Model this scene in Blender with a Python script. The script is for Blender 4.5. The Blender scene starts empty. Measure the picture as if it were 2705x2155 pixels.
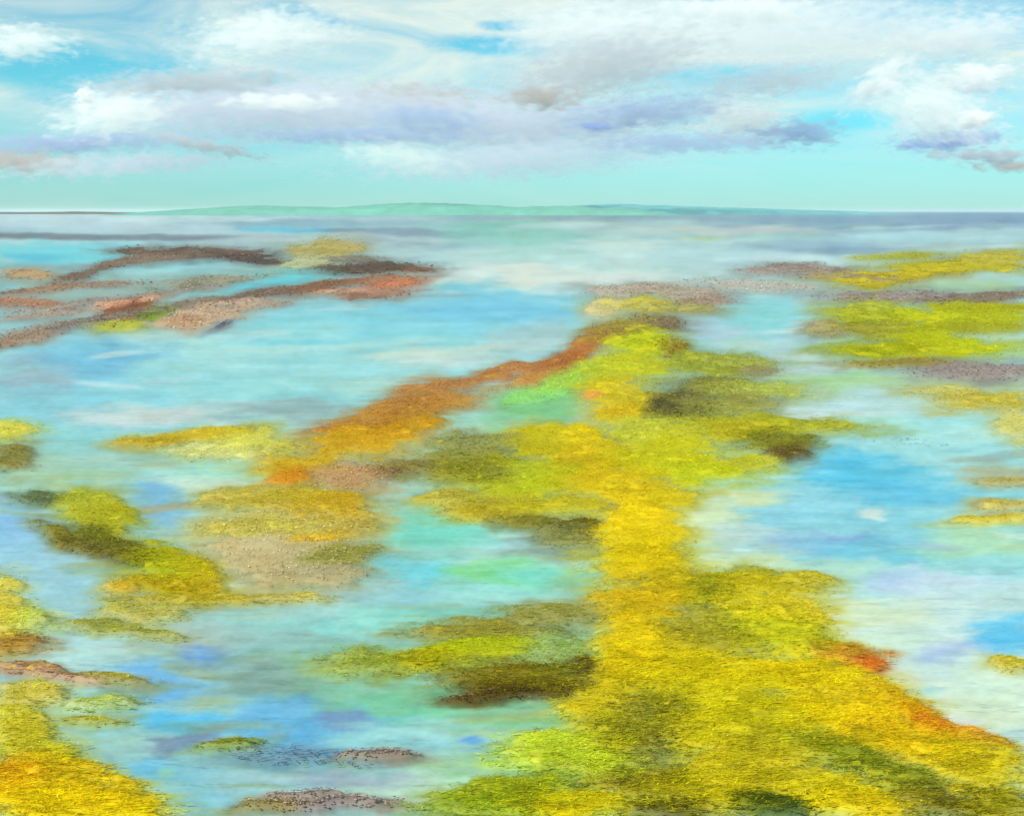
import bpy, math, random
import numpy as np
from mathutils import Vector

random.seed(7); RNG = np.random.default_rng(7)
sc = bpy.context.scene
COL = sc.collection
R = math.radians

# ------------------------------------------------------------------ camera
CAM_H = 20.0                       # lookout 20 m above the water
FPX = 1098.0                       # focal length in pixels of a 1024 wide frame
PITCH = math.atan((407.5 - 211.0) / FPX)
CP, SP = math.cos(PITCH), math.sin(PITCH)
S = 1024.0 / 2156.0                # survey sheet units -> pixels

cam_d = bpy.data.cameras.new("camera")
cam = bpy.data.objects.new("camera", cam_d); COL.objects.link(cam)
cam.location = (0, 0, CAM_H); cam.rotation_euler = (math.pi / 2 - PITCH, 0, 0)
cam_d.sensor_fit = 'HORIZONTAL'; cam_d.sensor_width = 36.0
cam_d.lens = FPX / 1024.0 * 36.0
cam_d.clip_start = 0.5; cam_d.clip_end = 120000
sc.camera = cam

def direction(px, py):
    dx = (np.asarray(px, float) * S - 512.0) / FPX
    dy = (407.5 - np.asarray(py, float) * S) / FPX
    return dx, CP + dy * SP, -SP + dy * CP

def ground(px, py, z=0.0):
    """survey sheet -> metres on the level z"""
    dx, dy, dz = direction(px, py)
    t = (z - CAM_H) / dz
    return dx * t, dy * t

def sheet(X, Y, z=0.0):
    """metres on the flat -> survey sheet"""
    h = z - CAM_H
    f = Y * CP - h * SP; u = Y * SP + h * CP
    return (X / f * FPX + 512.0) / S, (407.5 - u / f * FPX) / S

# ------------------------------------------------------------------ small helpers
def lin(hexs):
    c = np.array([int(hexs[i:i + 2], 16) / 255 for i in (1, 3, 5)])
    return c
def to_lin(c):
    c = np.clip(c, 0, 1)
    return np.where(c <= 0.04045, c / 12.92, ((c + 0.055) / 1.055) ** 2.4)

def _hash(ix, iy, seed):
    h = (ix * 374761393 + iy * 668265263 + seed * 974634121) & 0xFFFFFFFF
    h = ((h ^ (h >> 13)) * 1274126177) & 0xFFFFFFFF
    return ((h ^ (h >> 16)) & 0xFFFF) / 65535.0
def vnoise(x, y, seed=0):
    x = np.asarray(x, float); y = np.asarray(y, float)
    ix = np.floor(x).astype(np.int64); iy = np.floor(y).astype(np.int64)
    fx = x - ix; fy = y - iy
    fx = fx * fx * (3 - 2 * fx); fy = fy * fy * (3 - 2 * fy)
    a = _hash(ix, iy, seed); b = _hash(ix + 1, iy, seed)
    c = _hash(ix, iy + 1, seed); d = _hash(ix + 1, iy + 1, seed)
    return (a + (b - a) * fx) * (1 - fy) + (c + (d - c) * fx) * fy - 0.5
def fbm(x, y, sx, sy, seed=0, octv=3):
    t = 0; a = 1.0
    for k in range(octv):
        t = t + a * vnoise(x / sx * 2 ** k, y / sy * 2 ** k, seed + 17 * k); a *= 0.55
    return t
def sstep(a, b, x):
    t = np.clip((x - a) / (b - a), 0, 1)
    return t * t * (3 - 2 * t)

# ------------------------------------------------------------------ survey data
# lagoon bed: (x, y, rx, ry, turn, colour, strength)
BED = [
 (300,462,420,9,0,'#ccdbe4',.8),(300,478,340,10,0,'#bfcfdc',.8),(640,470,190,9,0,'#7f9fb4',.75),(610,482,90,5,0,'#55bcdc',.9),
 (860,489,190,8,1,'#66708c',.8),(150,497,330,6,0,'#5c5862',.85),(420,497,160,5,0,'#77788a',.6),(1060,480,150,22,0,'#7cbcae',.8),(1110,503,130,18,0,'#8cc8bc',.7),
 (1290,457,200,9,0,'#98a7a6',.7),(1500,453,560,9,0,'#7c8ea2',.9),(1900,460,380,22,0,'#7a92b2',.95),(2080,455,200,16,0,'#6e88ae',.85),
 (1350,480,180,12,0,'#b9c8c8',.7),(1560,483,150,9,0,'#cbc5c4',.7),(1480,505,60,8,0,'#c0c97a',.6),
 (1380,527,190,18,0,'#e2ebe8',.85),(1160,585,260,27,0,'#e8e8e2',.9),(1030,565,130,25,0,'#dbe2e0',.7),(1500,530,160,24,0,'#b2d2da',.7),
 (1130,530,150,18,0,'#b8dcdc',.7),(1740,520,160,11,0,'#8fa6be',.8),(1790,526,100,8,0,'#7e8ea8',.7),(1700,545,190,9,0,'#d6e4ea',.8),(1960,498,170,13,0,'#b0d4de',.8),
 (180,532,210,22,0,'#68cfe0',.9),(60,540,70,10,0,'#50c0de',.9),(590,585,150,24,-8,'#55cee2',.95),(400,575,160,14,-6,'#8fb0ae',.7),
 (130,625,220,45,-4,'#8ea69e',.85),(330,602,170,20,-6,'#98aea4',.7),(660,500,200,10,0,'#c4ccd4',.7),(800,515,120,14,0,'#8f9cb0',.7),
 (440,515,120,8,0,'#b4b8be',.6),(860,530,120,16,0,'#b4ccd2',.8),
 (980,640,260,38,0,'#7ccae6',.9),(1040,650,140,26,0,'#70c2e6',.8),(700,695,240,38,-3,'#86d0de',.8),(450,740,280,34,-3,'#abdce2',.85),
 (190,765,150,38,-12,'#6cb2da',.85),(150,740,80,20,0,'#7cc0e0',.6),(360,705,120,14,0,'#bfe4e4',.7),(60,800,90,40,0,'#98aebc',.8),(780,765,280,26,-2,'#a2d6da',.8),
 (930,755,150,16,0,'#d0dfde',.8),(540,775,260,26,0,'#9cd4dc',.7),(100,855,180,40,-5,'#8ccde0',.8),(640,812,220,22,-2,'#9cd8de',.8),
 (320,872,170,20,0,'#d4d6d8',.85),(480,850,120,14,0,'#c4d4d4',.6),(610,862,130,22,0,'#90a8ae',.8),(800,808,140,20,0,'#aed0cc',.7),(620,730,200,10,-2,'#b8dfe0',.7),
 (1090,715,90,30,-15,'#b0c4ca',.7),(960,735,150,10,-3,'#d8d8c8',.5),(880,690,200,14,0,'#8ad2e6',.7),
 (460,985,190,20,0,'#a2d8ce',.85),(430,1012,130,18,0,'#d4e2d0',.8),(325,1062,62,46,0,'#7fb6de',.9),(130,1000,140,50,0,'#a8c8ac',.8),(250,960,120,20,0,'#9cc4c4',.7),
 (90,930,140,28,0,'#90ccd6',.7),(20,1120,80,70,0,'#8cbce8',.9),(95,1200,120,75,10,'#9ec8dc',.9),(170,1280,110,50,20,'#9cc4d0',.8),
 (600,1175,190,62,0,'#b4a678',.8),(560,1112,170,36,0,'#c2b766',.75),(650,1205,140,28,0,'#a09a72',.75),(560,1245,200,20,0,'#c4b876',.7),
 (910,1110,120,42,0,'#7ed2c0',.9),(860,1195,130,36,0,'#78d2e6',.9),(1060,1212,100,36,0,'#80d08c',.9),(1140,1205,80,20,0,'#88dcd0',.8),(1230,1230,80,16,4,'#8fc8a8',.7),
 (1000,1245,180,22,0,'#a2dada',.85),(780,1240,130,26,0,'#9ecad6',.8),(760,1300,200,28,0,'#90d8d8',.85),(960,1288,150,18,0,'#88cac0',.7),(640,1285,120,22,0,'#a8c4c0',.7),
 (1160,1150,100,26,0,'#8a9a90',.75),(1100,1090,60,18,0,'#88907c',.7),(1200,1265,100,14,0,'#98a884',.6),
 (160,1365,100,48,0,'#b6d8de',.9),(440,1368,70,22,0,'#6c9ae0',.9),(640,1360,170,38,0,'#92bcba',.8),(400,1335,120,26,0,'#b6bcb4',.75),(540,1330,100,18,0,'#98b8b8',.6),(330,1435,110,38,0,'#74b2e6',.95),
 (290,1430,40,16,0,'#78a8e0',.8),(560,1425,110,40,0,'#7e9a92',.8),(680,1470,120,36,0,'#7ca89c',.7),(760,1400,140,48,0,'#88b89e',.8),(870,1475,180,36,0,'#7ec2a0',.9),(1060,1500,180,28,0,'#82c8a2',.9),
 (380,1508,110,20,0,'#56b6ec',.95),(640,1545,180,66,0,'#68b0e2',.9),(560,1495,90,36,0,'#74b4e0',.8),(722,1505,60,20,0,'#8098c0',.8),(405,1545,90,22,-14,'#6f7f9c',.8),(350,1612,90,28,0,'#5cb4e8',.95),
 (460,1600,100,26,0,'#9cc6ca',.8),(400,1655,180,50,0,'#8cc2d6',.85),(540,1592,110,18,0,'#7090a0',.5),(830,1545,140,34,0,'#a0d2d6',.85),(1075,1568,90,15,0,'#7cb0d8',.85),(990,1548,30,8,0,'#5c90e0',.8),
 (140,1465,90,46,0,'#9ecccc',.85),(190,1560,110,56,0,'#9ac6ca',.85),(845,1580,70,24,0,'#8a8078',.6),(640,1578,110,20,0,'#72889c',.5),(880,1655,160,28,0,'#bed8cc',.85),(1000,1640,60,20,0,'#c0e8dc',.8),
 (700,1632,170,18,0,'#9ca8be',.8),(1000,1600,140,30,0,'#a8cca0',.7),(560,1640,120,26,0,'#a8ccd0',.7),(240,1470,50,26,0,'#98b8a0',.6),(470,1470,60,14,0,'#a4c0a8',.6),
 (1500,692,110,24,0,'#b2cadf',.9),(1600,660,95,40,0,'#8cd4de',.9),(1580,722,90,12,0,'#bcd4c8',.7),(1690,760,75,44,0,'#bed2e0',.9),(1640,790,60,14,0,'#c8d8e4',.8),(1700,835,140,30,0,'#c4d8e2',.85),
 (1780,800,150,20,0,'#aad08c',.8),(1880,850,210,28,0,'#bcdae0',.85),(1700,866,120,16,0,'#d8e6ea',.85),(1960,890,180,24,0,'#a6dcde',.85),(1900,930,210,28,0,'#a2d8e0',.85),(2040,915,120,18,0,'#b4dcd8',.7),
 (1820,965,130,18,4,'#90d0e0',.8),(1840,1002,170,40,8,'#56bade',.95),(1960,1032,150,24,0,'#68bee0',.9),(2060,1000,110,30,0,'#94d0de',.7),(1650,1070,170,60,0,'#94cee2',.9),(1490,1092,85,60,0,'#d4deb6',.9),(1590,1040,70,20,0,'#dcdca8',.8),
 (1740,1140,170,24,0,'#9cb2da',.8),(1830,1135,80,12,8,'#8490d0',.9),(1900,1155,230,34,0,'#78c4da',.85),(1920,1095,180,30,0,'#88cade',.7),(1836,1074,34,9,-8,'#eeeae2',.7),(1850,1084,22,6,10,'#f0ece4',.6),(1560,1175,110,28,0,'#d2deb6',.85),
 (1560,1120,70,20,0,'#bcd4d8',.7),(1730,1188,140,14,0,'#c2dec8',.8),(2060,1135,120,48,0,'#b8dcb8',.85),(1900,1212,70,20,0,'#a4bce2',.85),(1975,1222,120,40,0,'#cad8ee',.85),
 (1950,1310,220,52,0,'#d8e8e8',.9),(1850,1290,130,26,0,'#d6e2c4',.8),(2115,1330,80,52,-30,'#66c0ec',.95),(2010,1372,80,28,0,'#b0c2e6',.85),(1880,1340,90,20,0,'#d0e6da',.8),(2080,1440,130,60,0,'#d8e8d6',.9),
 (2060,1500,120,38,0,'#d6e2cc',.85),(2140,1550,70,20,0,'#b6d2e0',.8),(2100,1262,130,36,0,'#c4dce2',.8),(1985,1510,70,16,0,'#e0e6f2',.85),(1960,1430,70,26,0,'#d0e0dc',.7),(2100,1185,120,20,0,'#98d0d8',.7),
 (2100,990,80,18,0,'#b4a87c',.7),(2100,1062,80,18,0,'#b5ab74',.75),(1680,1235,110,26,10,'#dce0a8',.7),(1750,1330,90,26,20,'#dcdfae',.7),(1900,1420,60,26,25,'#e4e2c4',.7),(2050,810,180,18,0,'#b0b072',.7),(2000,602,160,14,0,'#a6c492',.85),(1580,780,40,20,0,'#c4d4c4',.6),
 (1160,850,120,34,-12,'#74bf80',.85),(1010,850,70,24,0,'#90b494',.7),(1270,870,60,24,0,'#b0c4b4',.7),
]
# plants, banks and rocks: name, category, group, label, style, [(x, y, rx, ry, turn, colour), ...]
G_MEADOW = 'grass stands of the marsh meadow'
G_HUM = 'grass hummocks standing in the lagoon'
G_MUD = 'mud and shingle banks rising from the shallows'
G_ROCK = 'reef ledges in the far shallows'
G_RED = 'red glasswort patches along the marsh rims'
T = [
# far reef
('rock_ledge','rock ledge',G_ROCK,'long dark brown reef ledge bending along the far turquoise shallows','rock',[(410,529,150,12.6,1,'#5a483c'),(220,562,110,11.2,-18,'#705e50'),(540,546,70,8.4,4,'#50423c'),(300,545,110,8.4,-8,'#7c6c5e')]),
('reed_bed','reed bed',G_HUM,'small tan reed bed between the brown reef ledge and the black rock point','reed',[(690,525,72,24.2,0,'#a4985e'),(640,555,60,15.4,-4,'#a0a884')]),
('rock_ledge','rock ledge',G_ROCK,'blackish rock point tapering into the white shallows','rock',[(780,564,110,12.6,-2,'#54463c'),(730,546,70,8.4,0,'#74746a'),(880,567,44,5.6,0,'#70543e')]),
('rock_ledge','rock ledge',G_ROCK,'rust and orange rock shelf running just below the black rock point','rock',[(700,600,170,11.2,-7,'#7c5840'),(800,616,80,12.6,-5,'#98705a'),(835,592,56,7.0,-5,'#a87456'),(838,598,46,5,-5,'#bc7450'),(720,613,70,4,-3,'#b89078')]),
('rock_ledge','rock ledge',G_ROCK,'grey brown reef strip slanting out of the rust and orange rock shelf','rock',[(440,636,140,11.2,-10,'#7a7064'),(560,620,80,11.2,-9,'#76685c'),(520,648,110,7.0,-10,'#a08c78'),(380,610,150,7.0,-9,'#8c8478'),(505,634,60,4,-6,'#bca08c')]),
('rock_ledge','rock ledge',G_ROCK,'dark rust red rock with pale peach streaks on top','rock',[(265,657,60,22.0,-16,'#7c4c30'),(240,640,40,8.4,-6,'#c8987c'),(314,629,22,6,-8,'#cca48c')]),
('algae_mat','algae',None,'small bright green algae mat beside the dark rust red rock','grass',[(335,660,40,13.2,-6,'#6f8a2e'),(250,685,60,11.2,-4,'#a4a840')]),
('mud_bank','mud bank',G_MUD,'pale tan mud bank ending at a thin dark spit','mud',[(440,664,95,19.8,-10,'#b49c82'),(395,672,40,13.2,0,'#b08c6c')]),
('mud_bank','mud bank',G_MUD,'long grey mud bank below the dark rust red rock','mud',[(120,690,150,12.6,-9,'#8a8074'),(30,714,60,13.2,-6,'#987c64'),(210,672,120,7.0,-10,'#7c766c')]),
('mud_bank','mud bank',G_MUD,'ochre mud bar with white shell edge near the turquoise pool','mud',[(60,578,70,9.8,2,'#a88c68')]),
('mud_bank','mud bank',G_MUD,'thin brown mud bar crossing the grey green shallows','mud',[(130,604,190,7.0,-4,'#8c7460')]),
('mud_bank','mud bank',G_MUD,'reddish mud bar below the thin brown bar','mud',[(50,635,70,11.2,4,'#a07860'),(150,640,120,7.0,-8,'#948a80'),(100,660,110,5.6,-6,'#9c8c80')]),
('mud_bank','mud bank',G_MUD,'dim olive mud bar midway to the turquoise channel','mud',[(430,592,110,11.2,-6,'#8c8a74')]),
('sand_spit','sand spit',G_MUD,'thin dark spit curving off the pale tan mud bank','mud',[(470,682,26,4.2,-24,'#6a6a7c')]),
# right far meadow
('mud_bank','mud bank',G_MUD,'mauve brown mud bank in front of the far golden reeds','mud',[(1680,566,110,13,0,'#8f8278'),(1800,583,110,12,3,'#948478')]),
('mud_bank','mud bank',G_MUD,'grey mud flat between the golden reeds and the lime meadow','mud',[(1860,622,130,12,0,'#8a7e78'),(2060,625,120,11,-4,'#7c6e60'),(1600,600,150,12,4,'#a4a49c')]),
('grass_patch','grass patch',G_MEADOW,'farthest olive reed stand below the lavender sea','grass',[(2010,562,150,12,0,'#a09a20'),(2085,545,85,18,0,'#a29a34'),(1900,540,90,8,0,'#a0a03c')]),
('grass_patch','grass patch',G_MEADOW,'golden reed stand on the mauve brown mud bank','grass',[(1830,585,100,20,0,'#a89818'),(1920,575,120,14,-6,'#a8981c')]),
('grass_patch','grass patch',G_MEADOW,'olive top edge of the lime meadow beside grey mud flat','grass',[(1830,655,85,24,0,'#a0a42c'),(2060,645,110,12,0,'#a0a014')]),
('grass_patch','grass patch',G_MEADOW,'dark olive hollow within the lime meadow','grass',[(1845,690,85,24,0,'#84842c'),(2050,686,110,14,0,'#9a9a1c'),(1740,693,45,18,0,'#948c6c')]),
('grass_patch','grass patch',G_MEADOW,'upper bright lime band of the meadow','grass',[(1990,665,170,17,0,'#a6aa0c'),(1930,705,90,18,0,'#a6ab0a')]),
('grass_patch','grass patch',G_MEADOW,'lower bright lime band facing the lavender channel','grass',[(2000,736,180,22,0,'#a8ad08'),(1840,736,110,16,0,'#9c9e0c')]),
('mud_bank','mud bank',G_MUD,'mauve mud rim below the bright lime bands','mud',[(2060,782,130,16,0,'#8c807c'),(1890,764,120,9,0,'#8c7c34')]),
('grass_patch','grass patch',G_HUM,'straw yellow grass stand trailing off below the mauve mud rim','grass',[(2090,842,110,18,0,'#b8a840'),(2000,822,90,10,0,'#b4b068'),(2140,895,40,34,0,'#c4bc70')]),
('weed_drift','seaweed',None,'thin speckled line of dark weed adrift on the pale aqua channel','weed',[(1880,925,60,7,2,'#6f7460'),(1960,934,80,3,2,'#8a8a70')]),
('grass_patch','grass patch',G_HUM,'narrow golden tuft lying along the aqua pool below the tan shallows','grass',[(2100,1092,100,7,-2,'#c4b040')]),
('grass_patch','grass patch',G_HUM,'tan grass bar reaching into the strong blue pool','grass',[(2115,1010,60,9,0,'#a89c64'),(2120,1062,60,14,0,'#aca060')]),
('grass_patch','grass patch',G_HUM,'small ochre tuft beside the bright blue inlet','grass',[(2125,1395,40,14,10,'#bcac44')]),
# centre, far end of the meadow
('mud_bank','mud bank',G_MUD,'grey brown mud point at the far tip of the meadow','mud',[(1400,612,130,14,2,'#9a9080'),(1480,632,60,12,0,'#8c7a6c'),(1290,612,60,14,0,'#a89c8c')]),
('grass_patch','grass patch',G_MEADOW,'straw gold stand on the grey brown mud point','grass',[(1340,642,100,16,0,'#b0a448'),(1270,650,40,20,0,'#b8ac84'),(1440,650,90,12,0,'#949060')]),
('mud_bank','mud bank',G_MUD,'dark brown bank right behind the round lime hummock','mud',[(1385,676,55,14,8,'#74644c'),(1415,735,34,20,20,'#7c5c28')]),
('grass_patch','grass patch',G_MEADOW,'round bright lime hummock at the head of the meadow','grass',[(1345,715,72,38,0,'#a8ac14')]),
('glasswort_patch','glasswort',G_RED,'rust red glasswort fringe sloping down from the lime hummock','red',[(1230,725,80,20,-22,'#a4703c'),(1300,690,70,16,-8,'#90823c'),(1180,760,60,18,-20,'#a46030')]),
('glasswort_patch','glasswort',G_RED,'speckled rust glasswort strip midway along the blue channel','red',[(1060,785,130,14,-14,'#a8703c'),(1130,795,80,12,-16,'#b88440')]),
('glasswort_patch','glasswort',G_RED,'brown red glasswort bank over the gold slope','red',[(890,828,90,20,-10,'#a87840'),(860,860,140,18,-8,'#b07c30')]),
('glasswort_patch','glasswort',G_RED,'dull maroon glasswort streak at the water above gold grass','red',[(740,896,90,10,-4,'#a4704c')]),
('grass_patch','grass patch',G_MEADOW,'fresh yellow green slope right below the round lime hummock','grass',[(1260,785,90,34,-12,'#b2b42c'),(1330,770,80,30,0,'#b4b422')]),
('grass_patch','grass patch',G_MEADOW,'golden yellow stand between the green algae hollow and dark scrub','grass',[(1310,835,85,32,0,'#c4b020'),(1330,870,60,20,0,'#c8a818')]),
('algae_mat','algae',None,'emerald algae mat lying in the hollow of the slope','grass',[(1140,830,70,20,-14,'#80c070'),(1180,800,70,18,-16,'#98bc54')]),
('glasswort_patch','glasswort',G_RED,'tiny pink orange glasswort tuft above the gold meadow','red',[(1250,832,22,8,0,'#e09850')]),
('grass_patch','grass patch',G_MEADOW,'olive rush stand reaching toward the lavender channel','grass',[(1500,765,120,24,2,'#8f9630'),(1560,760,70,14,0,'#90984c')]),
('sedge_clump','sedge',G_MEADOW,'darkest olive sedge clump in the middle of the marsh','grass',[(1450,845,72,34,0,'#5f5e38'),(1400,860,40,24,0,'#4f4c30'),(1500,808,90,16,0,'#7c7c3c')]),
('grass_patch','grass patch',G_MEADOW,'soft green tail of grass behind the darkest sedge clump','grass',[(1600,818,110,16,2,'#a2ac54'),(1540,845,90,22,0,'#8c8c48'),(1600,778,36,10,0,'#8c8468')]),
('grass_patch','grass patch',G_MEADOW,'long olive tongue of grass pointing at the aqua channel','grass',[(1600,888,190,22,2,'#9a9a20'),(1750,897,80,10,0,'#a6a83c'),(1530,905,100,18,0,'#b0a018')]),
('sedge_clump','sedge',G_MEADOW,'dark sedge bank overhanging the strong blue pool','grass',[(1635,928,80,24,6,'#74741c'),(1655,955,45,14,0,'#5c4a28')]),
('grass_patch','grass patch',G_MEADOW,'pale lime meadow swath below the darkest sedge clump','grass',[(1375,905,130,28,0,'#b6b638')]),
('grass_patch','grass patch',G_MEADOW,'gold stand at the very centre of the meadow','grass',[(1225,970,90,46,0,'#c2a410'),(1215,915,60,24,0,'#d4b818')]),
('grass_patch','grass patch',G_MEADOW,'lime stand on the meadow shoulder above the mint pool','grass',[(1085,1005,120,40,0,'#b0b418'),(1120,925,85,32,0,'#b8ac18')]),
('grass_patch','grass patch',G_MEADOW,'sunlit lime sward running toward the strong blue pool','grass',[(1400,960,140,38,0,'#bab412'),(1500,990,100,24,0,'#b6ba1c'),(1590,975,60,16,0,'#b4b43c')]),
('sedge_clump','sedge',G_MEADOW,'greyish olive sedge stand with black twigs at the water','grass',[(960,985,100,36,0,'#84822c'),(1000,935,80,28,0,'#8f9054'),(850,985,70,20,0,'#8a8050')]),
('mud_bank','mud bank',G_MUD,'small blackish twig drift beside the greyish sedge stand','mud',[(812,996,50,7,0,'#6a5a40')]),
('grass_patch','grass patch',G_MEADOW,'amber slope of grass under the lime shoulder','grass',[(1110,1062,150,22,0,'#b0a41c'),(980,1050,100,16,0,'#b0a440'),(1000,1080,80,14,0,'#b8a028')]),
('sedge_clump','sedge',G_MEADOW,'shadowy olive sedge rim over the mint pool','grass',[(1110,1098,90,13,4,'#7c7628'),(1225,1105,40,20,0,'#5c5418'),(1200,1125,60,24,0,'#808048')]),
('grass_patch','grass patch',G_MEADOW,'bronze gold stand above the yellow neck','grass',[(1320,1025,110,42,0,'#c8ae10'),(1420,1045,60,20,0,'#c4b420')]),
('grass_patch','grass patch',G_MEADOW,'pure yellow neck of the meadow between two pools','grass',[(1350,1105,88,60,0,'#d6ba08'),(1340,1180,100,40,0,'#d0b608')]),
('grass_patch','grass patch',G_MEADOW,'ochre gold stand just below the yellow neck','grass',[(1340,1265,90,40,0,'#c4a410'),(1420,1225,60,30,0,'#bca410')]),
# foreground of the meadow
('sedge_clump','sedge',G_MEADOW,'deep green sedge tuft where the meadow widens toward the viewer','grass',[(1500,1232,55,32,-20,'#8c8e14')]),
('grass_patch','grass patch',G_MEADOW,'olive speckled ridge of grass along the pale pool','grass',[(1590,1222,140,26,4,'#b0a218'),(1700,1215,60,16,0,'#b4a838')]),
('grass_patch','grass patch',G_MEADOW,'clear yellow stand below the olive speckled ridge','grass',[(1600,1278,125,30,6,'#cebA1c'),(1700,1290,50,24,10,'#d0c040')]),
('grass_patch','grass patch',G_MEADOW,'bright gold edge of the meadow beside the grey green creek','grass',[(1340,1345,80,60,0,'#d4b80c'),(1300,1410,60,50,0,'#ccb410')]),
('sedge_clump','sedge',G_MEADOW,'brownish speckled sedge in the upper foreground','grass',[(1490,1330,100,50,10,'#a49a2c')]),
('grass_patch','grass patch',G_MEADOW,'yellow green stand sloping to the white pool','grass',[(1640,1330,130,46,14,'#b2b014'),(1730,1360,60,26,14,'#b0a82c')]),
('glasswort_patch','glasswort',G_RED,'vivid orange red glasswort patch on the meadow rim','red',[(1800,1378,70,22,6,'#cc8830'),(1822,1394,42,12,0,'#cc7428'),(1750,1366,60,14,8,'#c8a030')]),
('grass_patch','grass patch',G_MEADOW,'lemon yellow stand behind the vivid orange red glasswort','grass',[(1600,1420,180,36,2,'#d0bc0a'),(1740,1425,100,30,4,'#ccb210')]),
('grass_patch','grass patch',G_MEADOW,'wide gold heart of the foreground meadow','grass',[(1440,1410,130,50,0,'#c6b40e'),(1500,1470,140,40,0,'#c4b616')]),
('grass_patch','grass patch',G_MEADOW,'amber rim of grass dropping to the white shallows','grass',[(1880,1475,80,36,22,'#c8a414'),(1940,1510,70,24,22,'#cc9018')]),
('glasswort_patch','glasswort',G_RED,'thin orange glasswort hem along the pale water','red',[(2045,1548,80,15,14,'#d49c34'),(1965,1525,40,12,20,'#c8801c')]),
('sedge_clump','sedge',G_MEADOW,'dusky olive sedge mound amid the gold foreground','grass',[(1360,1515,95,62,0,'#8f8c2c'),(1340,1560,60,30,0,'#8a8434')]),
('grass_patch','grass patch',G_MEADOW,'speckled gold band beyond the dusky sedge mound','grass',[(1520,1535,120,46,0,'#c2b418'),(1620,1500,120,34,0,'#c0b414')]),
('grass_patch','grass patch',G_MEADOW,'warm yellow swath below the amber rim','grass',[(1850,1540,110,38,10,'#d6b40c'),(1750,1490,110,36,0,'#d2b610')]),
('grass_patch','grass patch',G_MEADOW,'olive green speckled band under the warm yellow swath','grass',[(1690,1560,130,40,4,'#a8a020'),(1560,1610,110,44,0,'#bcac20')]),
('grass_patch','grass patch',G_MEADOW,'gold bank closing the meadow below the orange hem','grass',[(2060,1610,110,56,10,'#c2b018'),(1960,1575,90,34,10,'#ccb018')]),
('sedge_clump','sedge',G_MEADOW,'green sedge streak across the warm yellow swath','grass',[(1790,1590,100,22,18,'#8a9422'),(1890,1632,90,24,14,'#90962a')]),
('sedge_clump','sedge',G_MEADOW,'deep blue green sedge clump at the nearest edge','grass',[(1640,1695,90,24,2,'#485a24'),(1590,1685,50,18,0,'#5c6c20')]),
('grass_patch','grass patch',G_MEADOW,'glowing yellow stand between the deep green clump and the brown sedge','grass',[(1800,1680,120,36,4,'#d2ba0c')]),
('sedge_clump','sedge',G_MEADOW,'brown olive sedge at the nearest edge beside the gold bank','grass',[(1980,1685,80,34,8,'#7c7428'),(2090,1695,90,30,0,'#98901c')]),
('grass_patch','grass patch',G_MEADOW,'gold ground sward between dusky mound and deep green clump','grass',[(1490,1660,120,50,0,'#b8aa18'),(1700,1640,110,30,0,'#b8aa1c')]),
('sedge_clump','sedge',G_MEADOW,'olive brown sedge spit below the dusky mound','grass',[(1350,1640,110,36,0,'#968c24'),(1400,1700,80,20,0,'#605c28')]),
('grass_patch','grass patch',G_MEADOW,'lime grass point over the pale creek mouth','grass',[(1170,1580,120,40,0,'#b8c43c'),(1250,1610,90,26,0,'#acb43c')]),
('grass_patch','grass patch',G_MEADOW,'moss green bank at the nearest creek edge','grass',[(1090,1660,120,30,-4,'#98a01c'),(1040,1690,140,24,0,'#8c9c2c')]),
('grass_patch','grass patch',G_MEADOW,'shining yellow stand in front of the moss green bank','grass',[(1210,1695,130,28,0,'#c6b610')]),
('grass_patch','grass patch',G_MEADOW,'gold grass strip along the creek above the lime point','grass',[(1240,1480,70,40,0,'#c4b01c'),(1290,1540,60,40,0,'#b0a828')]),
# island in the near lagoon
('grass_patch','grass patch',G_HUM,'bright lime crest of the island in the near lagoon','grass',[(980,1370,140,25,-6,'#aaae10'),(870,1392,70,20,-4,'#b0a414')]),
('grass_patch','grass patch',G_HUM,'dull sage tip of the near lagoon island','grass',[(760,1392,80,28,0,'#96a04c')]),
('sedge_clump','sedge',G_HUM,'dark olive flank of the near lagoon island','grass',[(1080,1418,150,30,0,'#7c7018'),(1180,1430,70,30,0,'#84802c'),(1090,1445,120,16,-2,'#6a5a1c')]),
('mud_bank','mud bank',G_MUD,'blackish peat edge under the near lagoon island','mud',[(1090,1458,115,12,-3,'#4c3e1c'),(970,1470,50,7,0,'#5a4a24')]),
('grass_patch','grass patch',G_HUM,'faded khaki grass behind the near lagoon island','grass',[(1020,1325,150,20,0,'#8c8438'),(1160,1290,130,18,-2,'#8f8c4c')]),
('grass_patch','grass patch',G_HUM,'sage green grass shelf joining the island to the meadow','grass',[(1180,1365,80,36,0,'#8ca468'),(1225,1402,22,18,0,'#5a4a20')]),
# golden hummocks, mid left
('grass_patch','grass patch',G_HUM,'slender golden grass bar at the white water edge','grass',[(430,915,140,17,-5,'#bca42a'),(320,930,70,9,0,'#b49a34')]),
('grass_patch','grass patch',G_HUM,'pale lemon grass bed beside the slender golden bar','grass',[(540,930,80,26,0,'#c4c056'),(470,950,110,18,0,'#c0c07c')]),
('grass_patch','grass patch',G_HUM,'rich gold slope below the maroon glasswort streak','grass',[(770,925,120,34,-4,'#c09418'),(860,895,70,22,-8,'#b8881c')]),
('grass_patch','grass patch',G_HUM,'yellow stand with an orange heart in the mid lagoon','grass',[(640,975,90,32,-6,'#c2a024'),(610,1003,44,15,0,'#cc8420')]),
('mud_bank','mud bank',G_MUD,'rosy brown mud patch between gold slope and orange hearted stand','mud',[(740,1000,80,24,0,'#b08c60')]),
('grass_patch','grass patch',G_HUM,'broad ochre hummock in the mid lagoon','grass',[(680,1068,110,36,0,'#bc9820'),(560,1045,120,26,0,'#b4a034'),(480,1040,80,14,-8,'#b4a85c')]),
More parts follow.
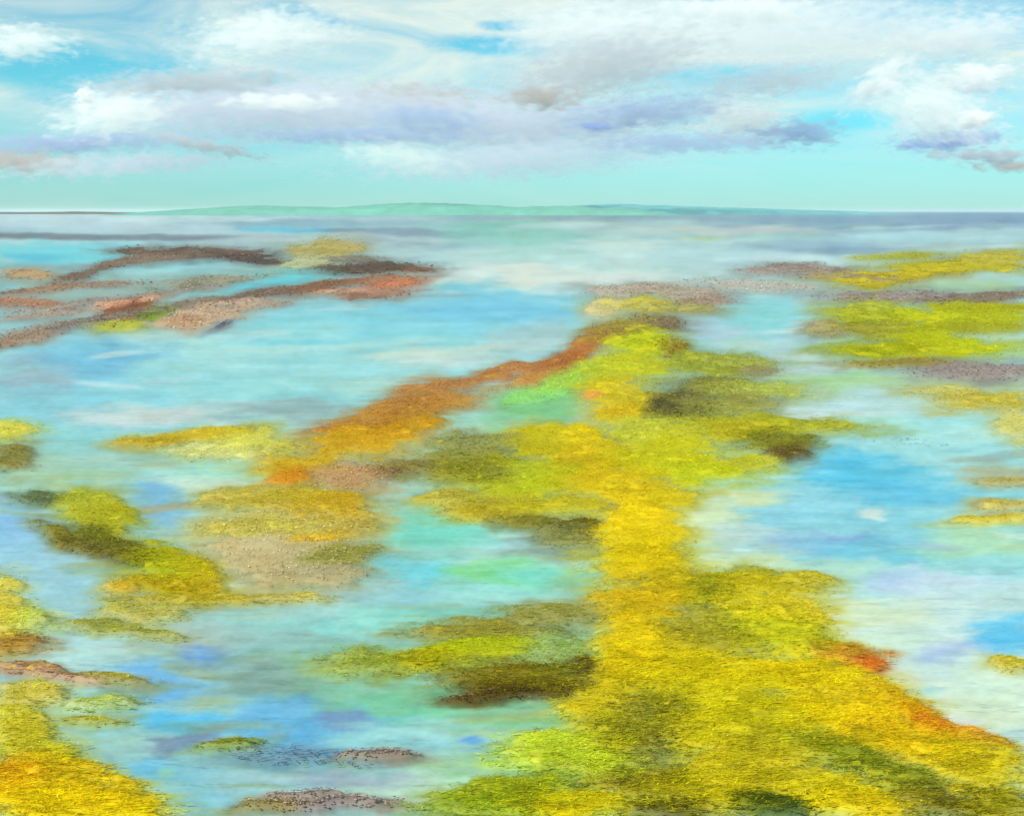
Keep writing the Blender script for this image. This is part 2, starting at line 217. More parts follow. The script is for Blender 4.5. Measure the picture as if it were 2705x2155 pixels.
('sand_shoal','sand shoal',G_MUD,'wide ochre sand shoal joining the golden hummocks of the mid lagoon','mud',[(600,1160,170,44,0,'#b4a678'),(580,1105,150,30,0,'#bcae66'),(650,1210,120,22,0,'#a89c70')]),
('grass_patch','grass patch',G_HUM,'little gold tuft on the tan shallows','grass',[(670,1132,64,12,-6,'#c8a01c'),(740,1110,50,16,-10,'#b4a050')]),
('grass_patch','grass patch',G_HUM,'withered khaki grass on the tan shallows','grass',[(720,1165,80,18,-6,'#908c40'),(560,1110,130,20,0,'#b8ac50')]),
('grass_patch','grass patch',G_HUM,'thin straw grass line below the dark hummock','grass',[(430,1258,170,10,0,'#b4a440'),(250,1236,40,14,0,'#c4a430'),(620,1255,90,10,0,'#b8ac6c')]),
# left dark hummock
('grass_patch','grass patch',G_HUM,'yellow crown of the long dark hummock','grass',[(215,1085,80,36,24,'#aaa41c'),(180,1055,70,18,0,'#a4a83c')]),
('sedge_clump','sedge',G_HUM,'blackish sedge belly of the long dark hummock','grass',[(245,1145,85,26,22,'#66641e'),(130,1128,66,20,18,'#7c7428'),(170,1150,60,14,10,'#6c6430')]),
('grass_patch','grass patch',G_HUM,'lime end of the long dark hummock','grass',[(355,1190,75,40,14,'#a6a414')]),
('grass_patch','grass patch',G_HUM,'golden blunt tip of the long dark hummock','grass',[(425,1215,50,32,20,'#b09c16'),(340,1228,90,14,6,'#a89014')]),
('sedge_clump','sedge',G_HUM,'small black green sedge tuft above the long dark hummock','grass',[(85,1045,50,13,6,'#5c6a4c')]),
# left edge
('grass_patch','grass patch',G_HUM,'pale yellow tuft in the aqua water by the slender golden bar','grass',[(15,905,60,24,0,'#c4bc48')]),
('sedge_clump','sedge',G_HUM,'brown green sedge tuft under the pale yellow tuft','grass',[(25,965,50,26,0,'#80783c')]),
('grass_patch','grass patch',G_HUM,'faded yellow reed edge beside the pale blue pool','grass',[(10,1280,45,70,0,'#c8b848'),(60,1300,50,30,0,'#bcc470')]),
('glasswort_patch','glasswort',G_RED,'rusty glasswort bank beside the pale blue pool','red',[(28,1350,70,18,0,'#a8823c'),(60,1405,120,11,6,'#b08c64'),(130,1424,90,5,6,'#b8947c')]),
('grass_patch','grass patch',G_HUM,'dim olive grass streaks over the pale blue pool','grass',[(250,1320,120,14,8,'#94944c'),(300,1285,90,20,0,'#b4ac60')]),
('grass_patch','grass patch',G_HUM,'sage tuft between the pale pools','grass',[(235,1425,90,10,4,'#a09858'),(220,1478,80,14,-3,'#a8b474'),(190,1517,70,7,0,'#a09c40')]),
('grass_patch','grass patch',G_HUM,'mustard grass edge below the rusty glasswort bank','grass',[(35,1530,60,50,0,'#c0b434'),(60,1460,80,24,0,'#bcae58'),(80,1580,90,30,0,'#bcb434')]),
('sedge_clump','sedge',G_HUM,'round moss tuft alone in the deep blue pool','grass',[(482,1562,62,11,-8,'#8c9648')]),
('grass_patch','grass patch',G_HUM,'amber crest of the near corner meadow','grass',[(30,1630,70,36,0,'#c88c14'),(110,1610,100,24,0,'#ccb020')]),
('grass_patch','grass patch',G_HUM,'glowing yellow near corner meadow','grass',[(110,1660,170,44,4,'#d4b410'),(190,1695,150,30,0,'#d8bc0a')]),
('mud_bank','mud bank',G_MUD,'dark plum mud bank at the nearest water','mud',[(700,1692,130,11,-3,'#887672'),(620,1676,90,8,-4,'#908078'),(570,1695,80,10,0,'#8a7c48')]),
('mud_bank','mud bank',G_MUD,'small plum mud spot behind the dark plum bank','mud',[(800,1588,80,8,-3,'#8a7c70')]),
('weed_drift','seaweed',None,'loose dark weed drift on the deep blue pool','weed',[(640,1590,120,18,4,'#706c78'),(560,1575,70,12,0,'#7c8090')]),
]

# ------------------------------------------------------------------ the lie of the land
def brush(px, py, s, soft=0.42, seed=0):
    x, y, rx, ry, rot = s[:5]
    c, sn = math.cos(R(rot)), math.sin(R(rot))
    wx = 0.30 * min(rx, 90) * fbm(px, py, 90, 34, 11, 3)
    wy = 0.55 * min(ry, 34) * fbm(px, py, 80, 30, 23, 3)
    u = px - x + wx * 1.6; v = py - y + wy * 1.4
    a = (u * c + v * sn) / rx; b = (-u * sn + v * c) / ry
    d = np.sqrt(a * a + b * b)
    d = d + 0.40 * fbm(px + 0.3 * py, py, 60, 7, 5 + seed, 3) + 0.16 * fbm(px - 0.2 * py, py, 130, 4, 15 + seed, 2) + 0.16 * vnoise(px / 7, py / 4, 9 + seed)
    return 1 - sstep(1 - soft, 1 + soft, d)

def base_colour(px, py):
    """the open lagoon bed: grey blue far out, aqua in the middle, cream in the near pool"""
    kx = np.array([-3000, 0, 700, 1300, 1700, 2156, 5000])
    ky = np.array([440, 480, 560, 700, 900, 1100, 1350, 1718, 2600])
    tab = [['#bccad4', '#bccad4', '#a4bcc8', '#98b4bc', '#8fa6b8', '#8ca4bc', '#8ca4bc'],
           ['#bccedb', '#bccedb', '#9cbcc8', '#a4c4c4', '#a4b8c4', '#a4bccb', '#a4bccb'],
           ['#8cccd8', '#8cccd8', '#a4d0d8', '#c4dcdc', '#b4d0d8', '#b4d0d6', '#b4d0d6'],
           ['#9cccd8', '#9cccd8', '#8cd2e0', '#9cd0dc', '#a8d0dc', '#b4d4dc', '#b4d4dc'],
           ['#90cedc', '#90cedc', '#a4d4d8', '#a8ccc8', '#acd8dc', '#a8dade', '#a8dade'],
           ['#98c4d4', '#98c4d4', '#a8ccc4', '#a8c8c0', '#9cd0de', '#94d0de', '#94d0de'],
           ['#a8c8d0', '#a8c8d0', '#9cc8c4', '#9cc4b8', '#c8dcd4', '#c8e0e0', '#c8e0e0'],
           ['#9cc4cc', '#9cc4cc', '#98c0c0', '#a0c4b4', '#c8dcd0', '#d0e0d8', '#d0e0d8'],
           ['#9cc4cc', '#9cc4cc', '#98c0c0', '#a0c4b4', '#c8dcd0', '#d0e0d8', '#d0e0d8']]
    tab = np.array([[lin(h) for h in row] for row in tab])
    i = np.clip(np.searchsorted(kx, px) - 1, 0, len(kx) - 2); fx = np.clip((px - kx[i]) / (kx[i + 1] - kx[i]), 0, 1)[..., None]
    j = np.clip(np.searchsorted(ky, py) - 1, 0, len(ky) - 2); fy = np.clip((py - ky[j]) / (ky[j + 1] - ky[j]), 0, 1)[..., None]
    return (tab[j, i] * (1 - fx) + tab[j, i + 1] * fx) * (1 - fy) + (tab[j + 1, i] * (1 - fx) + tab[j + 1, i + 1] * fx) * fy

def apply(strokes, px, py, col, land=None, kind='bed'):
    if len(px) == 0: return
    bx0, bx1, by0, by1 = px.min(), px.max(), py.min(), py.max()
    for k, s in enumerate(strokes):
        x, y, rx, ry = s[:4]
        ex = rx * 1.7 + 60; ey = (ry * 1.9 + 26) + (abs(math.sin(R(s[4]))) * rx * 1.5)
        if x + ex < bx0 or x - ex > bx1 or y + ey < by0 or y - ey > by1: continue
        idx = np.nonzero((np.abs(px - x) < ex) & (np.abs(py - y) < ey))[0]
        if len(idx) == 0: continue
        a = brush(px[idx], py[idx], s, 0.55, k % 7)
        if kind == 'bed':
            w = (a * s[6])[:, None]
            col[idx] = col[idx] * (1 - w) + lin(s[5]) * w
        else:
            w = (a * 0.92)[:, None]
            col[idx] = col[idx] * (1 - w) + lin(s[5]) * w
            land[idx] = np.maximum(land[idx], a)

_r = random.Random(5); FINE = []
for _ in range(420):                                # sand ribs, foam lines and eelgrass ribbons on the bed
    x = _r.uniform(-100, 2250); y = 470 + 1250 * _r.random() ** 1.25
    t = (y - 440) / 1280; warm = _r.random()
    near = ['#d8eeee', '#a8d8e0', '#7cc0e4', '#a4b8dc', '#9cd0bc', '#bcd0a0', '#8cacb0', '#c8e4e4', '#9ca490', '#b0dce4']
    farc = ['#e4eef0', '#c4dce4', '#78cce0', '#98b0c8', '#a0ccc8', '#d8e4e4', '#88a4b4', '#b8dce0']
    FINE.append((x, y, _r.uniform(18, 60) * (0.6 + 1.0 * (1 - t) + 0.2), _r.uniform(3, 7) + 11 * t * _r.random(), _r.uniform(-7, 5), _r.choice(near if t > 0.3 else farc), _r.uniform(0.35, 0.75)))
for _ in range(130):                                # khaki and sage weed trailing off the near hummocks
    x = _r.uniform(-40, 1250); y = _r.uniform(930, 1700)
    if x > 420 and 1080 < y < 1250: continue
    FINE.append((x, y, _r.uniform(40, 130), _r.uniform(4, 12), _r.uniform(-9, 7), _r.choice(['#a8a458', '#98a878', '#b4b070', '#8ca48c', '#a0a068', '#90b098', '#b0a078', '#88a8a4']), _r.uniform(0.35, 0.7)))
BED = FINE + BED + FINE[::5]
VEG = [s for t in T for s in t[5] if t[4] in ('grass', 'red', 'reed', 'mud', 'rock')]
SUNK = [(s[0], s[1] + 1, s[2] * 1.16 + 12, s[3] * 1.18 + 4, s[4], s[5], 0.50) for s in VEG]
def field(px, py):
    px = np.asarray(px, float); py = np.asarray(py, float)
    col = base_colour(px, py); land = np.zeros(len(px))
    apply(BED, px, py, col)
    g = col.mean(1, keepdims=True); col[:] = np.clip(g + (col - g) * 1.08, 0, 1)
    col *= np.array([1.01, 0.99, 0.968])
    apply(SUNK, px, py, col)                       # eelgrass and silt spreading under water round every bank
    apply(VEG, px, py, col, land, 'veg')
    # strand lines, silt and weed: streaks that run along the shore, and fine grain
    n = 0.050 * fbm(px + 0.2 * py, py, 130, 11, 41, 4) + 0.035 * vnoise(px / 9, py / 4, 43) + 0.05 * fbm(px, py, 46, 16, 47, 2)
    hue = 0.03 * fbm(px, py, 110, 30, 53, 3)
    col = col + n[:, None] + np.stack([hue * 0.9, 0 * hue, -hue], 1)
    X, Y = ground(px, np.maximum(py, 446.5))
    z = -0.17 + 0.29 * sstep(0.15, 1.0, land) + 0.09 * land * fbm(X, 60 * np.log(np.maximum(Y, 1)), 5, 5, 61, 3)
    return np.clip(col, 0, 1), land, z

# ------------------------------------------------------------------ materials
def new_mat(name):
    m = bpy.data.materials.new(name); m.use_nodes = True
    nt = m.node_tree; nt.nodes.clear()
    return m, nt, nt.nodes.new('ShaderNodeOutputMaterial')
def node(nt, t, **kw):
    n = nt.nodes.new(t)
    for k, v in kw.items(): setattr(n, k, v)
    return n
def mix_rgb(nt, fac, a, b, blend='MIX'):
    n = node(nt, 'ShaderNodeMix', data_type='RGBA', blend_type=blend)
    for s, v in ((0, fac), (6, a), (7, b)):
        if hasattr(v, 'is_output'): nt.links.new(v, n.inputs[s])
        else: n.inputs[s].default_value = v if s == 0 else (*v, 1) if len(v) == 3 else v
    return n.outputs[2]
def math_n(nt, op, a, b=None, c=None, clamp=False):
    n = node(nt, 'ShaderNodeMath', operation=op, use_clamp=clamp)
    for i, v in enumerate((a, b, c)):
        if v is None: continue
        if hasattr(v, 'is_output'): nt.links.new(v, n.inputs[i])
        else: n.inputs[i].default_value = v
    return n.outputs[0]

def attr_mat(name, rough, grain, grain_scale, bump=0.0, translucent=0.0, spec=0.06):
    m, nt, out = new_mat(name)
    at = node(nt, 'ShaderNodeAttribute', attribute_name='tint')
    tc = node(nt, 'ShaderNodeTexCoord')
    nz = node(nt, 'ShaderNodeTexNoise'); nz.inputs['Scale'].default_value = grain_scale
    nz.inputs['Detail'].default_value = 6; nz.inputs['Roughness'].default_value = 0.65
    nt.links.new(tc.outputs['Object'], nz.inputs['Vector'])
    k = math_n(nt, 'MULTIPLY_ADD', nz.outputs['Fac'], grain * 2, 1 - grain)
    colour = node(nt, 'ShaderNodeVectorMath', operation='SCALE')
    nt.links.new(at.outputs['Color'], colour.inputs[0]); nt.links.new(k, colour.inputs['Scale'])
    b = node(nt, 'ShaderNodeBsdfPrincipled'); b.inputs['Roughness'].default_value = rough
    b.inputs['Specular IOR Level'].default_value = spec
    nt.links.new(colour.outputs[0], b.inputs['Base Color'])
    if bump:
        bp = node(nt, 'ShaderNodeBump'); bp.inputs['Strength'].default_value = bump; bp.inputs['Distance'].default_value = 0.2
        nt.links.new(nz.outputs['Fac'], bp.inputs['Height']); nt.links.new(bp.outputs[0], b.inputs['Normal'])
    if translucent:
        t = node(nt, 'ShaderNodeBsdfTranslucent'); nt.links.new(colour.outputs[0], t.inputs['Color'])
        mx = node(nt, 'ShaderNodeMixShader'); mx.inputs[0].default_value = translucent
        nt.links.new(b.outputs[0], mx.inputs[1]); nt.links.new(t.outputs[0], mx.inputs[2])
        nt.links.new(mx.outputs[0], out.inputs[0])
    else:
        nt.links.new(b.outputs[0], out.inputs[0])
    return m

M_BED = attr_mat('lagoon_bed', 0.9, 0.12, 1.6, 0.15)
M_TURF = attr_mat('turf', 0.95, 0.30, 2.2, 0.35)
M_BLADE = attr_mat('grass_leaf', 0.6, 0.08, 3.0, 0.0, 0.5)
M_MUD = attr_mat('wet_mud', 0.7, 0.28, 1.8, 0.5)
M_ROCK = attr_mat('reef_rock', 0.85, 0.35, 0.9, 0.6)

def water_mat():
    m, nt, out = new_mat('lagoon_water')
    tc = node(nt, 'ShaderNodeTexCoord')
    mp = node(nt, 'ShaderNodeMapping'); mp.inputs['Scale'].default_value = (0.35, 1.0, 1.0)
    nt.links.new(tc.outputs['Object'], mp.inputs[0])
    hs = []
    for sc_, det in ((0.10, 3), (0.9, 4)):
        nz = node(nt, 'ShaderNodeTexNoise'); nz.inputs['Scale'].default_value = sc_; nz.inputs['Detail'].default_value = det
        nt.links.new(mp.outputs[0], nz.inputs['Vector']); hs.append(nz.outputs['Fac'])
    h = math_n(nt, 'MULTIPLY_ADD', hs[0], 2.0, hs[1])
    bp = node(nt, 'ShaderNodeBump'); bp.inputs['Strength'].default_value = 0.55; bp.inputs['Distance'].default_value = 0.3
    nt.links.new(h, bp.inputs['Height'])
    tr = node(nt, 'ShaderNodeBsdfTransparent'); tr.inputs['Color'].default_value = (0.93, 0.985, 0.99, 1)
    gl = node(nt, 'ShaderNodeBsdfGlossy'); gl.inputs['Roughness'].default_value = 0.14
    nt.links.new(bp.outputs[0], gl.inputs['Normal'])
    fr = node(nt, 'ShaderNodeFresnel'); fr.inputs['IOR'].default_value = 1.33
    nt.links.new(bp.outputs[0], fr.inputs['Normal'])
    k = math_n(nt, 'MULTIPLY', fr.outputs[0], WATER_GLOSS, clamp=True)
    mx = node(nt, 'ShaderNodeMixShader'); nt.links.new(k, mx.inputs[0])
    nt.links.new(tr.outputs[0], mx.inputs[1]); nt.links.new(gl.outputs[0], mx.inputs[2])
    nt.links.new(mx.outputs[0], out.inputs[0])
    return m
HAZE = 2e-5
WATER_GLOSS = 0.36
K_BED, K_TURF, K_BLADE = 0.74, 0.84, 0.98

# ------------------------------------------------------------------ mesh builders
def mesh_obj(name, verts, faces, mat, cols=None, parent=None, smooth=False, loops_cols=None):
    me = bpy.data.meshes.new(name)
    verts = np.asarray(verts, np.float32); faces = np.asarray(faces, np.int32)
    n = faces.shape[1]
    me.vertices.add(len(verts)); me.vertices.foreach_set('co', verts.ravel())
    me.loops.add(faces.size); me.loops.foreach_set('vertex_index', faces.ravel())
    me.polygons.add(len(faces)); me.polygons.foreach_set('loop_start', np.arange(0, faces.size, n, dtype=np.int32))
    me.update(calc_edges=True)
    if smooth: me.polygons.foreach_set('use_smooth', np.ones(len(faces), bool))
    if cols is not None:
        a = me.color_attributes.new('tint', 'FLOAT_COLOR', 'POINT')
        a.data.foreach_set('color', np.concatenate([cols, np.ones((len(cols), 1))], 1).astype(np.float32).ravel())
    me.materials.append(mat)
    o = bpy.data.objects.new(name, me); COL.objects.link(o)
    if parent is not None:
        o.parent = parent
        o.location = -parent.location if False else (0, 0, 0)
    return o

def grid_faces(nr, nc):
    i = np.arange(nr * nc).reshape(nr, nc)
    return np.stack([i[1:, :-1].ravel(), i[1:, 1:].ravel(), i[:-1, 1:].ravel(), i[:-1, :-1].ravel()], 1)

# ground: the lagoon bed and low marsh, one sheet to the horizon
def axis(*segs):
    out = []
    for a, b, st in segs: out.append(np.arange(a, b, st))
    return np.concatenate(out + [np.array([segs[-1][1]])])
gx = axis((-9000, -2500, 800), (-2500, -300, 40), (-300, 2456, 5.2), (2456, 4700, 40), (4700, 11000, 800))
gy = axis((445.2, 449, 0.8), (449, 480, 1.6), (480, 900, 2.8), (900, 1760, 3.6), (1760, 2300, 30), (2300, 6000, 400))
GX, GY = np.meshgrid(gx, gy)
c, l, z = field(GX.ravel(), GY.ravel())
X, Y = ground(GX.ravel(), GY.ravel())
CF, LF, ZF = c.reshape(len(gy), len(gx), 3), l.reshape(len(gy), len(gx)), z.reshape(len(gy), len(gx))
def sampled(px, py):
    """colour, land share and height of the ground sheet at any spot"""
    i = np.clip(np.searchsorted(gx, px) - 1, 0, len(gx) - 2); j = np.clip(np.searchsorted(gy, py) - 1, 0, len(gy) - 2)
    fx = np.clip((px - gx[i]) / (gx[i + 1] - gx[i]), 0, 1); fy = np.clip((py - gy[j]) / (gy[j + 1] - gy[j]), 0, 1)
    def bil(F):
        a, b = (fx[:, None], fy[:, None]) if F.ndim == 3 else (fx, fy)
        return (F[j, i] * (1 - a) + F[j, i + 1] * a) * (1 - b) + (F[j + 1, i] * (1 - a) + F[j + 1, i + 1] * a) * b
    return bil(CF), bil(LF), bil(ZF)
far = Y > 8000
z = np.where(far, -0.17, z)
go = mesh_obj('ground', np.stack([X, Y, z], 1), grid_faces(len(gy), len(gx)), M_BED, to_lin(c) * K_BED, smooth=True)
go['kind'] = 'structure'; go['label'] = 'pale sandy lagoon bed and low marsh ground under the shallow water'
# water surface
wx, wy = ground(np.array([-9000, 11000, 11000, -9000]), np.array([6000, 6000, 445.2, 445.2]))
wo = mesh_obj('water', np.stack([wx, wy, np.zeros(4)], 1), [[0, 1, 2, 3]], water_mat())
wo['kind'] = 'structure'; wo['label'] = 'clear shallow turquoise lagoon water with light ripples'

# ------------------------------------------------------------------ plants, banks, rocks
def tag(o, label, cat, group=None):
    o['label'] = label; o['category'] = cat
    if group: o['group'] = group

def alpha_of(px, py, strokes):
    a = np.zeros(len(px))
    for k, s in enumerate(strokes): a = np.maximum(a, brush(px, py, s, 0.42, k % 7))
    return a

def largest_piece(keep):
    """biggest connected block of grid cells"""
    nr, nc = keep.shape; lab = np.zeros(keep.shape, int); best, bs, cur = 0, 0, 0
    for r0, c0 in zip(*np.nonzero(keep)):
        if lab[r0, c0]: continue
        cur += 1; st = [(r0, c0)]; lab[r0, c0] = cur; n = 0
        while st:
            r, q = st.pop(); n += 1
            for rr, qq in ((r + 1, q), (r - 1, q), (r, q + 1), (r, q - 1)):
                if 0 <= rr < nr and 0 <= qq < nc and keep[rr, qq] and not lab[rr, qq]:
                    lab[rr, qq] = cur; st.append((rr, qq))
        if n > bs: best, bs = cur, n
    return lab == best

def bounds(strokes):
    x0 = min(s[0] - (abs(s[2] * math.cos(R(s[4]))) + s[3]) * 1.35 for s in strokes); x1 = max(s[0] + (abs(s[2] * math.cos(R(s[4]))) + s[3]) * 1.35 for s in strokes)
    e = lambda s: (s[3] + abs(s[2] * math.sin(R(s[4])))) * 1.4 + 4
    y0 = min(s[1] - e(s) for s in strokes); y1 = max(s[1] + e(s) for s in strokes)
    return x0, x1, max(y0, 449), y1

def style_of(o): return o.name.startswith('grass_patch')
def mound(name, strokes, mat, parent, rise, rough, thr=0.46, k=K_TURF, kk=0):
    x0, x1, y0, y1 = bounds(strokes)
    gx = np.arange(x0, x1, max(4.2, (x1 - x0) / 130)); gy = np.arange(y0, y1, max(1.7, (y1 - y0) / 70))
    A, B = np.meshgrid(gx, gy); px, py = A.ravel(), B.ravel()
    a = alpha_of(px, py, strokes)
    col, land, z0 = sampled(px, py)
    own = np.zeros((len(px), 3)); wsum = np.zeros(len(px)) + 1e-6
    for i, s in enumerate(strokes):
        w = brush(px, py, s, 0.5, i % 7) + 1e-4
        own += w[:, None] * lin(s[5]); wsum += w
    own = own / wsum[:, None] * (0.90 if parent.name.startswith('sedge') else 1.05 if style_of(parent) else 1.0)  # sedge turf darkened: the meadow's shadow patches are put into its colour
    col = col * 0.35 + own * 0.65
    X, Y = ground(px, py)
    D = np.hypot(X, Y)
    D0 = float(np.clip(parent.location.y, 40, 2000)); sc_ = float(np.clip(D0 / 150, 0.7, 3.0))
    q = np.clip(a - thr, 0, 1)
    z = z0 - 0.10 + rise * (0.25 + 0.75 * sc_) * q + rough * sc_ * q * fbm(X / sc_, Y / (sc_ * min(max(D0 / 60, 1), 3.5)), 1.3, 1.3, 71 + kk, 4)
    n2 = fbm(px, py, 40, 9, 81, 3)
    n3 = fbm(px + 0.4 * py, py, 26, 5, 83 + kk, 3)
    warm = np.clip(n3 * 2.2 - 0.15, 0, 1)[:, None]; dusk = np.clip(-n2 * 2.4 - 0.1, 0, 1)[:, None]
    hi = np.array([0.66, 0.50, 0.38]) if mat in (M_ROCK, M_MUD) else np.array([0.88, 0.78, 0.10])
    lo = np.array([0.30, 0.25, 0.22]) if mat in (M_ROCK, M_MUD) else np.array([0.42, 0.42, 0.12])
    kw = 0.22 if mat in (M_ROCK, M_MUD) else 0.05 if parent.name.startswith('reed') else 0.40
    col = (col * (1 - kw * warm) + hi * kw * warm); col = col * (1 - 0.38 * dusk) + lo * 0.38 * dusk
    f = grid_faces(len(gy), len(gx))
    keep = (a[f].min(1) > thr).reshape(len(gy) - 1, len(gx) - 1)
    if keep.sum() < 3:
        keep = (a[f].mean(1) > thr * 0.5).reshape(len(gy) - 1, len(gx) - 1)
    keep = largest_piece(keep).ravel()
    f = f[keep]
    used = np.unique(f); remap = np.zeros(len(px), int); remap[used] = np.arange(len(used))
    P = parent.location
    V = np.stack([X - P.x, Y - P.y, z - P.z], 1)[used]
    return mesh_obj(name, V, remap[f], mat, to_lin(np.clip(col, 0, 1))[used] * k, parent, smooth=True)

def scatter(strokes, dens, spread=1.12):
    """random plant feet over the strokes, thinning at the ragged rim"""
    PX, PY, CI, W = [], [], [], []
    for i, s in enumerate(strokes):
        x, y, rx, ry, rot = s[:5]
        n = int(min(60000, max(60, math.pi * rx * ry * S * S * dens)))
        r = np.sqrt(RNG.random(n)) * spread * 1.25; th = RNG.random(n) * 2 * math.pi
        u = r * np.cos(th) * rx; v = r * np.sin(th) * ry
        c_, s_ = math.cos(R(rot)), math.sin(R(rot))
        px = x + u * c_ - v * s_; py = y + u * s_ + v * c_
        a = brush(px, py, s, 0.95, i % 7)
        ok = (RNG.random(n) < a ** 1.7 * 1.35 + 0.006) & (py > 449)
        PX.append(px[ok]); PY.append(py[ok]); CI.append(np.full(ok.sum(), i)); W.append(a[ok])
    return np.concatenate(PX), np.concatenate(PY), np.concatenate(CI), np.concatenate(W)

def blades(name, strokes, parent, dens, hgt, style, frac_light=0.14, lift=0.0, mat=None, kb=None):
    px, py, ci, w = scatter(strokes, dens)
    n = len(px)
    col, land, z0 = sampled(px, py)
    X, Y = ground(px, py); D = np.hypot(X, Y)
    mpp = D / FPX                                        # metres one pixel spans there
    pal = np.array([lin(s[5]) for s in strokes])
    base = pal[ci] * (0.90 if parent.name.startswith('sedge') else 1.06 if style == 'grass' else 1.0)  # olive sedge leaves darkened too, shadow patches painted into their tint
    clump = fbm(px, py, 55, 20, 91, 3)
    streak = fbm(px + 0.3 * py, py, 34, 8, 97, 3)
    if style == 'grass':
        wy = np.clip(streak * 2.4 - 0.1, 0, 1)[:, None]; wo = np.clip(-streak * 2.2 - 0.12, 0, 1)[:, None]
        base = base * (1 - 0.26 * wy) + np.array([0.92, 0.83, 0.06]) * 0.26 * wy
        base = base * (1 - 0.15 * wo) + np.array([0.44, 0.45, 0.12]) * 0.15 * wo
    base = base * (1 + 0.22 * clump[:, None]) * np.exp(RNG.normal(0, 0.11, (n, 1)))
    light = (RNG.random(n) < frac_light)[:, None]
    if style == 'red': tip = np.array([0.93, 0.62, 0.30])
    elif style == 'reed': tip = np.array([0.76, 0.70, 0.50])
    elif style == 'weed': tip = np.array([0.45, 0.42, 0.36])
    else: tip = np.array([0.92, 0.86, 0.20])
    base = np.where(light, base * 0.58 + tip * 0.42, base)
    dark = (RNG.random(n) < 0.06)[:, None]
    base = np.where(dark, base * np.array([0.76, 0.76, 0.80]), base)
    h = np.maximum(hgt, 1.5 * mpp) * RNG.uniform(0.5, 1.25, n)
    wd = np.maximum(0.022, 0.55 * mpp) * RNG.uniform(0.6, 1.5, n)
    lean = RNG.normal(0, 1.0, n) * 1.9 + 0.6
    lx = lean * h; ly = RNG.normal(0, 0.45, n) * h
    ang = RNG.normal(0, 0.7, n)
    ux, uy = np.cos(ang) * wd, np.sin(ang) * wd
    z = np.maximum(z0, -0.05) + lift
    zt = z + h * RNG.uniform(0.12, 0.5, n)
    P = parent.location
    b0 = np.stack([X - ux - P.x, Y - uy - P.y, z - P.z], 1)
    b1 = np.stack([X + ux - P.x, Y + uy - P.y, z - P.z], 1)
    m0 = np.stack([X + lx * .5 - ux * .8 - P.x, Y + ly * .5 - uy * .8 - P.y, z + (zt - z) * .68 - P.z], 1)
    m1 = np.stack([X + lx * .5 + ux * .8 - P.x, Y + ly * .5 + uy * .8 - P.y, z + (zt - z) * .68 - P.z], 1)
    tp = np.stack([X + lx - P.x, Y + ly - P.y, zt - P.z], 1)
    V = np.stack([b0, b1, m1, m0, tp], 1).reshape(-1, 3)
    o = np.arange(n)[:, None] * 5
    F = np.concatenate([o + np.array([[0, 1, 2]]), o + np.array([[0, 2, 3]]), o + np.array([[3, 2, 4]])])
    if style == 'grass': base = base * np.array([1.0, 1.03, 0.65])
    C = np.repeat(to_lin(np.clip(base, 0, 1)) * (kb or K_BLADE), 5, axis=0)
    ob = mesh_obj(name, V, F, mat or M_BLADE, C, parent)
    ob['kind'] = 'stuff'
    return ob

def pebbles(name, strokes, parent, dens, size, k):
    px, py, ci, w = scatter(strokes, dens, 1.0)
    n = len(px); col, land, z0 = sampled(px, py); X, Y = ground(px, py); D = np.hypot(X, Y); mpp = D / FPX
    pal = np.array([lin(s[5]) for s in strokes]); base = pal[ci] * np.exp(RNG.normal(0, 0.16, (n, 1)))
    pale = (RNG.random(n) < 0.03)[:, None]
    base = np.where(pale, base * 0.4 + np.array([0.9, 0.75, 0.62]) * 0.6, base)
    r = np.maximum(size, 0.5 * mpp) * RNG.uniform(0.4, 1.3, n)
    oc = np.array([[1, 0, 0], [0, 1, 0], [-1, 0, 0], [0, -1, 0], [0, 0, 1], [0, 0, -1]], float)
    of = np.array([[0, 1, 4], [1, 2, 4], [2, 3, 4], [3, 0, 4], [1, 0, 5], [2, 1, 5], [3, 2, 5], [0, 3, 5]])
    q = oc[None] * (r[:, None, None] * RNG.uniform(0.6, 1.5, (n, 6, 1))) * np.array([2.2, 1.2, 0.7])
    P = parent.location
    V = q + np.stack([X - P.x, Y - P.y, np.maximum(z0, -0.05) + 0.1 - P.z], 1)[:, None]
    F = (np.arange(n)[:, None, None] * 6 + of[None]).reshape(-1, 3)
    ob = mesh_obj(name, V.reshape(-1, 3), F, M_ROCK, np.repeat(to_lin(np.clip(base, 0, 1)) * k, 6, axis=0), parent)
    ob['kind'] = 'stuff'
    return ob

for kk, (name, cat, group, label, style, strokes) in enumerate(T):
    s0 = strokes[0]
    x, y = ground(s0[0], s0[1])
    e = bpy.data.objects.new(name, None); COL.objects.link(e)
    e.location = (float(x), float(y), 0.0); e.empty_display_size = 0.5
    tag(e, label, cat, group)
    if style in ('grass', 'red', 'reed'):
        mound('turf', strokes, M_TURF, e, 0.22, 0.5, 0.62, K_TURF, kk)
        blades('leaves', strokes, e, 1.35, 0.11, style, 0.08)
        blades('seed_heads', strokes, e, 0.10, 0.16, style, 0.6, 0.04)
    elif style == 'mud':
        mound('mud_flat', strokes, M_MUD, e, 0.14, 0.25, 0.5, K_TURF, kk)
        pebbles('shingle', strokes, e, 0.25 if name == 'sand_shoal' else 0.5, 0.026, 0.9)
    elif style == 'rock':
        mound('ledge', strokes, M_ROCK, e, 0.14, 0.6, 0.55, K_TURF, kk)
        pebbles('rubble', strokes, e, 0.40, 0.10, 0.9)
        blades('seaweed', strokes, e, 0.10, 0.3, 'red', 0.25)
    elif style == 'weed':
        blades('fronds', strokes, e, 0.22, 0.2, 'weed', 0.2)

